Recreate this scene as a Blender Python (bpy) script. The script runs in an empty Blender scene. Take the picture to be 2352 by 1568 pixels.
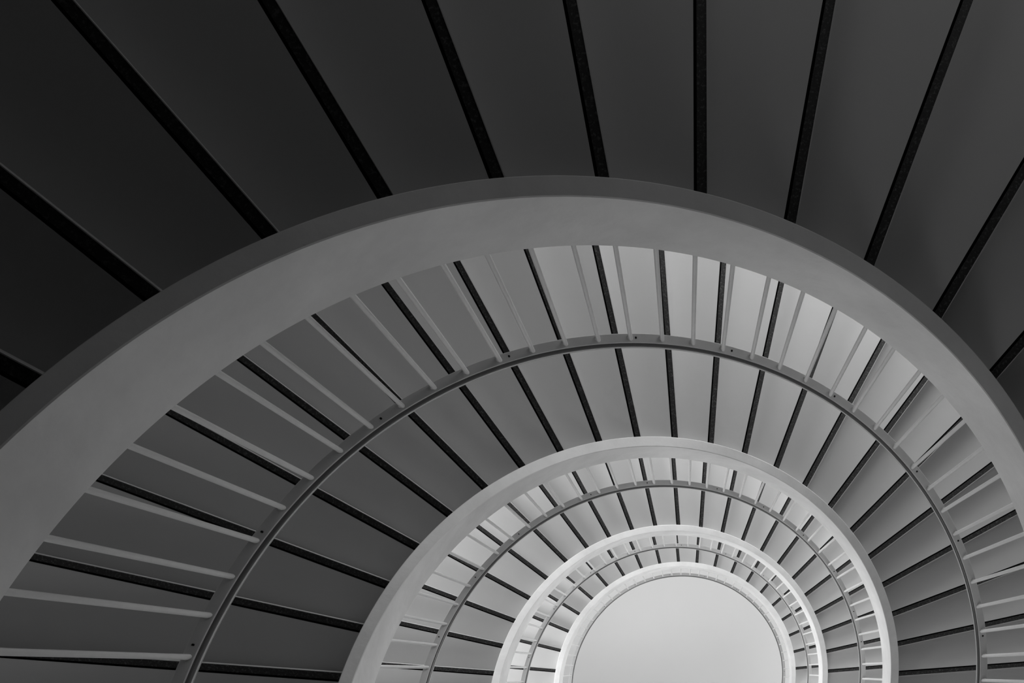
import bpy, bmesh, math
from mathutils import Vector
PI = math.pi
S = 1.5                 # radius of the stair well in metres
EYE = 1.6               # height of the lens above the ground floor
W, H = 2352, 1568
F, CX, CY = 2455.0, 1573.5556, 1537.0748
OX, OY = 0.034, 0.097
SC = bpy.context.scene
COL = SC.collection

# ------------------------------------------------------------------ camera, world, exposure
cam_data = bpy.data.cameras.new('camera')
cam = bpy.data.objects.new('camera', cam_data); COL.objects.link(cam)
cam.location = (-OX * S, -OY * S, EYE)
cam.rotation_euler = (PI, 0, 0)                       # looking straight up the well
cam_data.sensor_width = 36.0
cam_data.lens = F / W * 36.0
cam_data.shift_x = (W / 2 - CX) / W
cam_data.shift_y = (CY - H / 2) / W
cam_data.clip_start = 0.02
SC.camera = cam
SC.view_settings.view_transform = 'Standard'
SC.view_settings.look = 'None'
SC.view_settings.gamma = 1.0
SC.view_settings.use_curve_mapping = False
SC.view_settings.exposure = 0.0
world = bpy.data.worlds.new('world'); SC.world = world; world.use_nodes = True
world.node_tree.nodes['Background'].inputs[0].default_value = (0.5, 0.5, 0.5, 1)
world.node_tree.nodes['Background'].inputs[1].default_value = 0.0

# ------------------------------------------------------------------ the course of the stair (heights in units of S)
HH = {1: 2.1133, 2: 4.3878, 3: 7.0087, 4: 9.3822}
PP = {1: 3.5244, 2: 4.7173, 3: 5.0791, 4: 4.3829}
QQ = {1: -1.873, 2: -2.6925, 3: -3.4589, 4: -1.2784}
UE = 0.27                                             # a flight runs over +-0.27 of a turn
RO, SH, RR, HR = 1.0407, 0.2303, 0.9908, 0.8883       # stringer outside, stringer height, rail radius, rail height
ROUT = 2.7
def zfl(k, u): return HH[k] + PP[k] * u + QQ[k] * u * u
def zc(k, t):
    """height of the stringer's underside of level k at the angle t, landings included"""
    u = (t - PI / 2) / (2 * PI)
    if u < -UE: return zfl(k, -UE)
    if u <= UE: return zfl(k, u)
    a = zfl(k, UE); b = zfl(k + 1, -UE) if k < 4 else a
    w = (u - UE) / (1 - 2 * UE); w = min(1, max(0, w))
    return a + (b - a) * w
def P(r, t, z): return Vector((-r * math.cos(t) * S, -r * math.sin(t) * S, EYE + z * S))
def er(t): return Vector((-math.cos(t), -math.sin(t), 0))
def et(t): return Vector((math.sin(t), -math.cos(t), 0))

# made-up area lights on the unseen wall, added to brighten the stair: (angle in degrees, height in stair units, width, height in metres, watts)
FILL_LIGHTS = [
    (270, 1.57, 1.2, 1.1, 23.3),
    (340, 2.62, 1.2, 1.1, 5.1),
    (235, 4.53, 1.2, 1.1, 4.1),
    (340, 4.53, 1.2, 1.1, 42.7),
    (270, 6.02, 1.2, 1.1, 13.6),
    (270, 7.07, 1.2, 1.1, 58.5),
    (235, 8.68, 1.2, 1.1, 24.7),
    (270, 9.73, 1.2, 1.1, 4.1),
    (340, 8.68, 1.2, 1.1, 100.4),
    (200, 11.87, 1.2, 1.1, 37.6),
    (305, 11.02, 1.2, 1.1, 16.1),
    (305, 11.87, 1.2, 1.1, 6.2),
    (90, 1.41, 1.0, 1.0, 3.0),
    (115, 1.65, 1.0, 1.0, 3.1),
    (90, 3.79, 1.0, 1.0, 18.9),
    (115, 3.16, 1.0, 1.0, 11.4),
    (115, 4.09, 1.0, 1.0, 30.1),
    (140, 3.4, 1.0, 1.0, 6.5),
    (40, 5.56, 1.0, 1.0, 53.2),
    (65, 5.96, 1.0, 1.0, 9.4),
    (90, 6.32, 1.0, 1.0, 37.2),
    (115, 6.65, 1.0, 1.0, 34.2),
    (140, 6.95, 1.0, 1.0, 28.3),
    (10, 7.65, 1.0, 1.0, 88.3),
    (40, 7.1, 1.0, 1.0, 24.9),
    (40, 8.09, 1.0, 1.0, 4.4),
    (90, 7.83, 1.0, 1.0, 50.6),
    (90, 8.76, 1.0, 1.0, 7.6),
    (115, 8.15, 1.0, 1.0, 6.8),
    (115, 9.07, 1.0, 1.0, 15.0),
    (140, 8.45, 1.0, 1.0, 10.0),
    (170, 8.77, 1.0, 1.0, 13.9),
    (170, 9.68, 1.0, 1.0, 30.1),
    (10, 9.35, 1.0, 1.0, 21.3),
    (40, 9.75, 1.0, 1.0, 50.3),
    (65, 10.07, 1.0, 1.0, 40.5),
    (90, 10.38, 1.0, 1.0, 3.7),
    (115, 10.68, 1.0, 1.0, 20.5),
    (140, 10.97, 1.0, 1.0, 12.6),
    (170, 11.29, 1.0, 1.0, 10.9),
]
def add_fill_light(deg, z, wd, ht, watts):
    ld = bpy.data.lights.new('window_daylight', 'AREA'); ld.shape = 'RECTANGLE'
    ld.size = wd; ld.size_y = ht; ld.energy = watts; ld.color = (1, 1, 1)
    o = bpy.data.objects.new('window_daylight', ld); COL.objects.link(o)
    o.location = P(ROUT - 0.03, math.radians(deg), z)
    d = -er(math.radians(deg)); o.rotation_euler = d.to_track_quat('-Z', 'Z').to_euler()
    return o
for w_ in FILL_LIGHTS: add_fill_light(*w_)

# ------------------------------------------------------------------ materials
def mat(name, col, rough=0.6, spec=0.4, metal=0.0, noise=None, bump=0.0, bscale=40, speck=None):
    m = bpy.data.materials.new(name); m.use_nodes = True; nt = m.node_tree; N = nt.nodes; L = nt.links
    b = N['Principled BSDF']; b.inputs['Roughness'].default_value = rough; b.inputs['Metallic'].default_value = metal
    b.inputs['Specular IOR Level'].default_value = spec
    c = (col, col, col, 1) if not isinstance(col, tuple) else col + (1,)
    b.inputs['Base Color'].default_value = c
    tc = N.new('ShaderNodeTexCoord')
    out = None
    if noise:
        sc_, amt = noise
        n = N.new('ShaderNodeTexNoise'); n.inputs['Scale'].default_value = sc_; n.inputs['Detail'].default_value = 6; n.inputs['Roughness'].default_value = 0.62
        L.new(tc.outputs['Object'], n.inputs['Vector'])
        r = N.new('ShaderNodeValToRGB'); e = r.color_ramp.elements
        e[0].position = 0.3; e[1].position = 0.7
        e[0].color = tuple(x * (1 - amt) for x in c[:3]) + (1,); e[1].color = c
        L.new(n.outputs['Fac'], r.inputs['Fac']); out = r.outputs['Color']
    if speck:
        sc_, hi, th = speck
        n = N.new('ShaderNodeTexNoise'); n.inputs['Scale'].default_value = sc_; n.inputs['Detail'].default_value = 3; n.inputs['Roughness'].default_value = 0.7
        L.new(tc.outputs['Object'], n.inputs['Vector'])
        r = N.new('ShaderNodeValToRGB'); e = r.color_ramp.elements
        e[0].position = th; e[1].position = th + 0.12; e[0].color = (0, 0, 0, 1); e[1].color = (1, 1, 1, 1)
        L.new(n.outputs['Fac'], r.inputs['Fac'])
        mx = N.new('ShaderNodeMix'); mx.data_type = 'RGBA'
        L.new(r.outputs['Color'], mx.inputs[0])
        if out: L.new(out, mx.inputs[6])
        else: mx.inputs[6].default_value = c
        mx.inputs[7].default_value = (hi, hi, hi, 1); out = mx.outputs[2]
    if out: L.new(out, b.inputs['Base Color'])
    if bump:
        n = N.new('ShaderNodeTexNoise'); n.inputs['Scale'].default_value = bscale; n.inputs['Detail'].default_value = 4
        L.new(tc.outputs['Object'], n.inputs['Vector'])
        bp = N.new('ShaderNodeBump'); bp.inputs['Strength'].default_value = bump; bp.inputs['Distance'].default_value = 0.01
        L.new(n.outputs['Fac'], bp.inputs['Height']); L.new(bp.outputs['Normal'], b.inputs['Normal'])
    return m
M = {
 'plaster': mat('painted_plaster', 0.86, 0.75, 0.25, noise=(2.6, 0.2), bump=0.2, bscale=18, speck=(34, 0.45, 0.74)),
 'soffit': mat('painted_soffit', 0.56, 0.8, 0.2, noise=(1.6, 0.04), bump=0.05, bscale=30),
 'stone': mat('dark_terrazzo', 0.020, 0.5, 0.4, speck=(95, 0.085, 0.53)),
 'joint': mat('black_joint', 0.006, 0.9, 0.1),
 'bar': mat('painted_steel', 0.72, 0.45, 0.5, noise=(30, 0.06), bump=0.05, bscale=160),
 'flat_bar': mat('painted_flat_bar', 0.72, 0.5, 0.5, noise=(14, 0.08)),
 'rail': mat('dark_grey_rail', 0.10, 0.28, 0.7),
 'trim': mat('pale_rail_edge', 0.78, 0.35, 0.6),
 'hole': mat('black_screw', 0.01, 0.6, 0.3),
 'ceiling': mat('white_ceiling', 0.80, 0.9, 0.1, noise=(0.8, 0.02)),
 'wall': mat('stairwell_wall', 0.60, 0.8, 0.2),
 'floor': mat('dark_floor', 0.10, 0.5, 0.4, noise=(6, 0.2)),
 'tread': mat('stone_tread', 0.22, 0.5, 0.4, noise=(20, 0.15)),
 'frame': mat('window_frame', 0.55, 0.4, 0.5),  # for the invented frames round the added lights
}

# ------------------------------------------------------------------ mesh helpers
def finish(name, bm, m, parent=None, smooth=True):
    bmesh.ops.recalc_face_normals(bm, faces=bm.faces)
    me = bpy.data.meshes.new(name); bm.to_mesh(me); bm.free()
    me.materials.append(m)
    if smooth:
        me.polygons.foreach_set('use_smooth', [True] * len(me.polygons))
        me.set_sharp_from_angle(angle=math.radians(28))
    o = bpy.data.objects.new(name, me); COL.objects.link(o)
    if parent: o.parent = parent
    return o
def empty(name, label, cat, group=None, loc=(0, 0, 0)):
    o = bpy.data.objects.new(name, None); COL.objects.link(o); o.empty_display_size = 0.2
    o.location = loc; o['label'] = label; o['category'] = cat
    if group: o['group'] = group
    return o
def sweep(bm, prof, t0, t1, zf, step=math.radians(1.0), cap=True):
    """prof: closed list of (r, dz); swept over the angle with height zf(t)"""
    n = max(2, int(round((t1 - t0) / step))); rings = []
    for i in range(n + 1):
        t = t0 + (t1 - t0) * i / n; z = zf(t)
        rings.append([bm.verts.new(P(r, t, z + dz)) for r, dz in prof])
    m = len(prof)
    for a, b in zip(rings[:-1], rings[1:]):
        for j in range(m):
            bm.faces.new((a[j], a[(j + 1) % m], b[(j + 1) % m], b[j]))
    if cap:
        bm.faces.new(rings[0]); bm.faces.new(rings[-1])
def prism(bm, pts, z0, z1):
    """pts: list of (x, y) world; z in stair units"""
    lo = [bm.verts.new((p[0], p[1], EYE + z0 * S)) for p in pts]
    hi = [bm.verts.new((p[0], p[1], EYE + z1 * S)) for p in pts]
    n = len(pts)
    bm.faces.new(lo); bm.faces.new(hi[::-1])
    for j in range(n): bm.faces.new((lo[j], lo[(j + 1) % n], hi[(j + 1) % n], hi[j]))

# ------------------------------------------------------------------ room shell
def structure(o): o['kind'] = 'structure'; return o
ZTOP = 12.45
bm = bmesh.new(); n = 180
prof = [(ROUT, 0), (ROUT + 0.1, 0)]
for i in range(n):
    a, b = 2 * PI * i / n, 2 * PI * (i + 1) / n
    v = [bm.verts.new(P(r, t, z)) for r, t, z in ((ROUT, a, -EYE / S), (ROUT, b, -EYE / S), (ROUT, b, ZTOP), (ROUT, a, ZTOP))]
    bm.faces.new(v)
    v = [bm.verts.new(P(r, t, z)) for r, t, z in ((ROUT + .12, a, -EYE / S), (ROUT + .12, b, -EYE / S), (ROUT + .12, b, ZTOP), (ROUT + .12, a, ZTOP))]
    bm.faces.new(v)
bmesh.ops.remove_doubles(bm, verts=bm.verts, dist=1e-5)
structure(finish('wall_round', bm, M['wall']))
def disc(name, z0, z1, m):
    bm = bmesh.new(); prism(bm, [P(ROUT + .12, 2 * PI * i / 120, 0)[:2] for i in range(120)], z0, z1)
    return structure(finish(name, bm, m))
disc('floor', -EYE / S - .1, -EYE / S, M['floor'])
disc('ceiling', ZTOP, ZTOP + .1, M['ceiling'])

# made-up frame round every added fill light, on an unbroken wall
for i, (deg, z, wd, ht, watts) in enumerate(FILL_LIGHTS):
    t = math.radians(deg); R0, R1 = ROUT * S - .075, ROUT * S + .01; bm = bmesh.new(); c0 = EYE + z * S
    for (y0, y1, z0, z1) in ((-wd / 2 - .05, -wd / 2, -ht / 2 - .05, ht / 2 + .05), (wd / 2, wd / 2 + .05, -ht / 2 - .05, ht / 2 + .05),
                             (-wd / 2, wd / 2, -ht / 2 - .05, -ht / 2), (-wd / 2, wd / 2, ht / 2, ht / 2 + .05)):
        p = [er(t) * r + et(t) * y for r, y in ((R0, y0), (R0, y1), (R1 , y1), (R1, y0))]
        lo = [bm.verts.new((q.x, q.y, c0 + z0)) for q in p]; hi = [bm.verts.new((q.x, q.y, c0 + z1)) for q in p]
        bm.faces.new(lo); bm.faces.new(hi[::-1])
        for j in range(4): bm.faces.new((lo[j], lo[(j + 1) % 4], hi[(j + 1) % 4], hi[j]))
    structure(finish('window_%d' % (i + 1), bm, M['frame'], smooth=False))

# ------------------------------------------------------------------ flights
STR = {1: (1.4776, .1801, 11), 2: (1.6404, .1427, 22), 3: (1.8517, .1422, 19), 4: (1.6389, .1555, 20)}
LAB_F = {1: 'lowest stair flight, its near-black underside filling the top of the view',
         2: 'second stair flight up, mid grey underside seen between the first and second white rings',
         3: 'third stair flight up, pale underside between the second and third white rings',
         4: 'topmost stair flight, short dark stripes right around the innermost white ring'}
GW = .0268                                            # width of a dark strip
T_A, T_B = PI / 2 - UE * 2 * PI, PI / 2 + UE * 2 * PI
def sector(t0, off0, t1, off1, r0, r1, n=6):
    """outline between two radial lines, each shifted sideways; inner then outer arc"""
    def pt(r, w):
        a = er(t0) * r * S + et(t0) * off0 * S; b = er(t1) * r * S + et(t1) * off1 * S
        aa = math.atan2(a.y, a.x); bb = math.atan2(b.y, b.x); d = (bb - aa + PI) % (2 * PI) - PI
        g = aa + d * w; R = a.length * (1 - w) + b.length * w
        return (R * math.cos(g), R * math.sin(g))
    return [pt(r0, i / n) for i in range(n + 1)] + [pt(r1, i / n) for i in range(n, -1, -1)]
def bar_box(bm, t, o0, o1, r0, r1, z0, z1):
    p = [er(t) * r * S + et(t) * o * S for r, o in ((r0, o0), (r0, o1), (r1, o1), (r1, o0))]
    prism(bm, [(q.x, q.y) for q in p], z0, z1)
RI, RE = RO - .0025, ROUT - .004
for k in (1, 2, 3, 4):
    root = empty('stair_flight', LAB_F[k], 'staircase', 'curved stair flights around the open well', P(0, 0, zc(k, T_A)))
    zbase = Vector(root.location)
    kids = []
    f0, d0, n0 = STR[k]
    ts = [f0 + d0 * (j - n0 / 2) for j in range(-6, n0 + 8)]
    ts = [t for t in ts if T_A - .02 < t < T_B + .02]
    edges = ts + [ts[-1] + d0]
    lift = .020
    for i, t in enumerate(ts):
        tn = edges[i + 1]; last = i == len(ts) - 1
        zl = zc(k, t) + lift                                  # underside of the step below
        zu = zc(k, min(tn, T_B)) + lift                       # underside of this step
        bm = bmesh.new()
        prism(bm, sector(t, GW / 2, tn if not last else max(T_B + .03, t + .05), -GW / 2, RI, RE), zu, zu + .035)
        bar_box(bm, t, GW / 2 - .0005, GW / 2 + .0014, RI, RE, zl - .001, zu + .03)   # pale lip along the riser
        st = finish('step', bm, M['soffit'], smooth=False); kids.append(st)
        bm = bmesh.new(); bar_box(bm, t, -GW / 2 + .0065, GW / 2 - .0005, RI, RE, zl + .001, zu + .035)
        rs = finish('riser', bm, M['stone'], st, smooth=False); rs['label'] = 'dark speckled stone riser edge'
        bm = bmesh.new(); bar_box(bm, t, -GW / 2, -GW / 2 + .0065, RI, RE, zl + .012, zl + .035)  # solid black strip stands in for the shadow inside the groove
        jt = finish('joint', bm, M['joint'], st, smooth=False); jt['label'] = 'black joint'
        bm = bmesh.new()
        prism(bm, sector(t, -.01, tn if not last else max(T_B + .03, t + .05), -GW / 2 + .002, RI, RE), zu + .035, zu + .055)
        tr = finish('tread', bm, M['tread'], st, smooth=False)
    # first piece below the first strip
    bm = bmesh.new(); zu = zc(k, ts[0]) + lift
    prism(bm, sector(T_A - .05, 0, ts[0], -GW / 2, RI, RE), zu, zu + .06)
    kids.append(finish('step', bm, M['soffit'], smooth=False))
    # landings
    bm = bmesh.new(); a0 = T_B + .02; a1 = T_A + 2 * PI - .05
    sweep(bm, [(RI, lift), (RE, lift), (RE, .1), (RI, .1)], a0, a1, lambda t: zc(k, t), math.radians(3))
    kids.append(finish('landing', bm, M['soffit']))
    if k == 1:
        bm = bmesh.new()
        sweep(bm, [(RI, lift), (RE, lift), (RE, .1), (RI, .1)], T_A - (2 * PI * (1 - 2 * UE)) + .1, T_A - .05, lambda t: zc(1, t), math.radians(3))
        kids.append(finish('landing', bm, M['soffit']))
    # stringer curb along the well
    c = .0022
    prof = [(1 + c, 0), (RO - c, 0), (RO, c), (RO, SH - c), (RO - c, SH), (1 + c, SH), (1, SH - c), (1, c)]
    bm = bmesh.new()
    s0 = T_A if k > 1 else T_A - 1.9
    sweep(bm, prof, s0, T_A + 2 * PI, lambda t: zc(k, t))
    kids.append(finish('stringer', bm, M['plaster']))
    for o in kids:
        o.parent = root; o.location = -zbase

# ------------------------------------------------------------------ railings
BAL = {1: (.12055, .084644), 2: (.10477, .085538), 3: (1.2169 - .0852 * 13, .0852), 4: (.13, .0855)}
HOLES = {1: (.144, .395, .742, 1.076, 1.404, 1.669, 1.996, 2.34, 2.6, 2.93),
         2: (.222, .488, .736, 1.092, 1.356, 1.696, 1.949, 2.204, 2.461, 2.708, 2.885),
         }
HOLES[3] = tuple(.17 + .335 * i for i in range(9)); HOLES[4] = tuple(.05 + .335 * i for i in range(10))
LAB_R = {1: 'lowest railing, largest, with long white balusters reaching over the first white ring',
         2: 'railing above the second white ring, with short pale balusters and thin dark handrail',
         3: 'small railing above the third white ring, pale all over',
         4: 'smallest and topmost railing, thin band with ticks edging the pale ceiling'}
RB0, RB1, BR = 1.0165, 1.009, .0058
for k in (1, 2, 3, 4):
    root = empty('railing', LAB_R[k], 'railing', 'railings around the open well', P(0, 0, zc(k, T_A) + SH))
    zb = Vector(root.location)
    zf = lambda t: zc(k, t)
    s0, s1 = (T_A if k > 1 else T_A - 1.2), T_A + 2 * PI
    kids = []
    zt = HR - .004
    bm = bmesh.new(); c = .001                                       # flat bar carrying the balusters
    sweep(bm, [(.9985 + c, zt), (1.0235 - c, zt), (1.0235, zt + c), (1.0235, zt + .006), (.9985, zt + .006), (.9985, zt + c)], s0, s1, zf)
    fb = finish('flat_bar', bm, M['flat_bar']); kids.append(fb)
    for th_ in HOLES[k]:
            bm = bmesh.new(); cpt = P(1.0115, th_, zc(k, th_) + zt)
            bmesh.ops.create_cone(bm, cap_ends=True, segments=12, radius1=.0030 * S, radius2=.0030 * S, depth=.004)
            for v in bm.verts: v.co += cpt
            sc_ = finish('screw', bm, M['hole'], fb)
    # handrail: rounded dark bar with a pale bead on either side
    prof = []
    rc, zc0, rw, rh = 1.0010, HR + .013, .0085, .012
    for i in range(20):
        a = 2 * PI * i / 20; prof.append((rc - .0035 + rw * math.cos(a), zc0 + rh * math.sin(a)))
    bm = bmesh.new(); sweep(bm, prof, s0, s1, zf)
    hr_ = finish('handrail', bm, M['rail']); kids.append(hr_)
    bm = bmesh.new()
    prof = [(.9906 + .0020 * math.cos(2 * PI * i / 8), HR + .010 + .0030 * math.sin(2 * PI * i / 8)) for i in range(8)]
    sweep(bm, prof, s0, s1, zf); b_ = finish('rail_edge', bm, M['trim']); kids.append(b_); b_['label'] = 'pale bead along the inner edge of the handrail'
    b0, bd = BAL[k]
    proto = None; j0 = int(math.ceil((s0 + .03 - b0) / bd)); j1 = int(math.floor((s1 - .03 - b0) / bd))
    for j in range(j0, j1 + 1):
        t = b0 + bd * j
        base = P(RB0, t, zc(k, t) + SH); top = P(RB1, t, zc(k, t) + zt)
        if proto is None:
            bm = bmesh.new(); L_ = (top - base).length
            bmesh.ops.create_cone(bm, cap_ends=True, segments=14, radius1=BR * S, radius2=BR * S, depth=L_ + .012)
            for v in bm.verts: v.co.z += L_ / 2 - .004
            proto = finish('baluster', bm, M['bar'])
            bm = bmesh.new(); bmesh.ops.create_icosphere(bm, subdivisions=2, radius=.0072 * S)
            for v in bm.verts: v.co.z *= .8; v.co += Vector((.003 * S, .004 * S, L_ - .004))
            weld = finish('weld', bm, M['bar'], proto)
            bo, wo = proto, weld
        else:
            bo = proto.copy(); COL.objects.link(bo); wo = weld.copy(); COL.objects.link(wo); wo.parent = bo
        d = top - base
        q = d.to_track_quat('Z', 'Y'); 
        bo.rotation_mode = 'QUATERNION'; bo.rotation_quaternion = q
        bo.location = base; bo.scale = (1, 1, d.length / L_)
        bo.parent = root; bo.location = base - zb
    for o in kids: o.parent = root; o.location = -zb
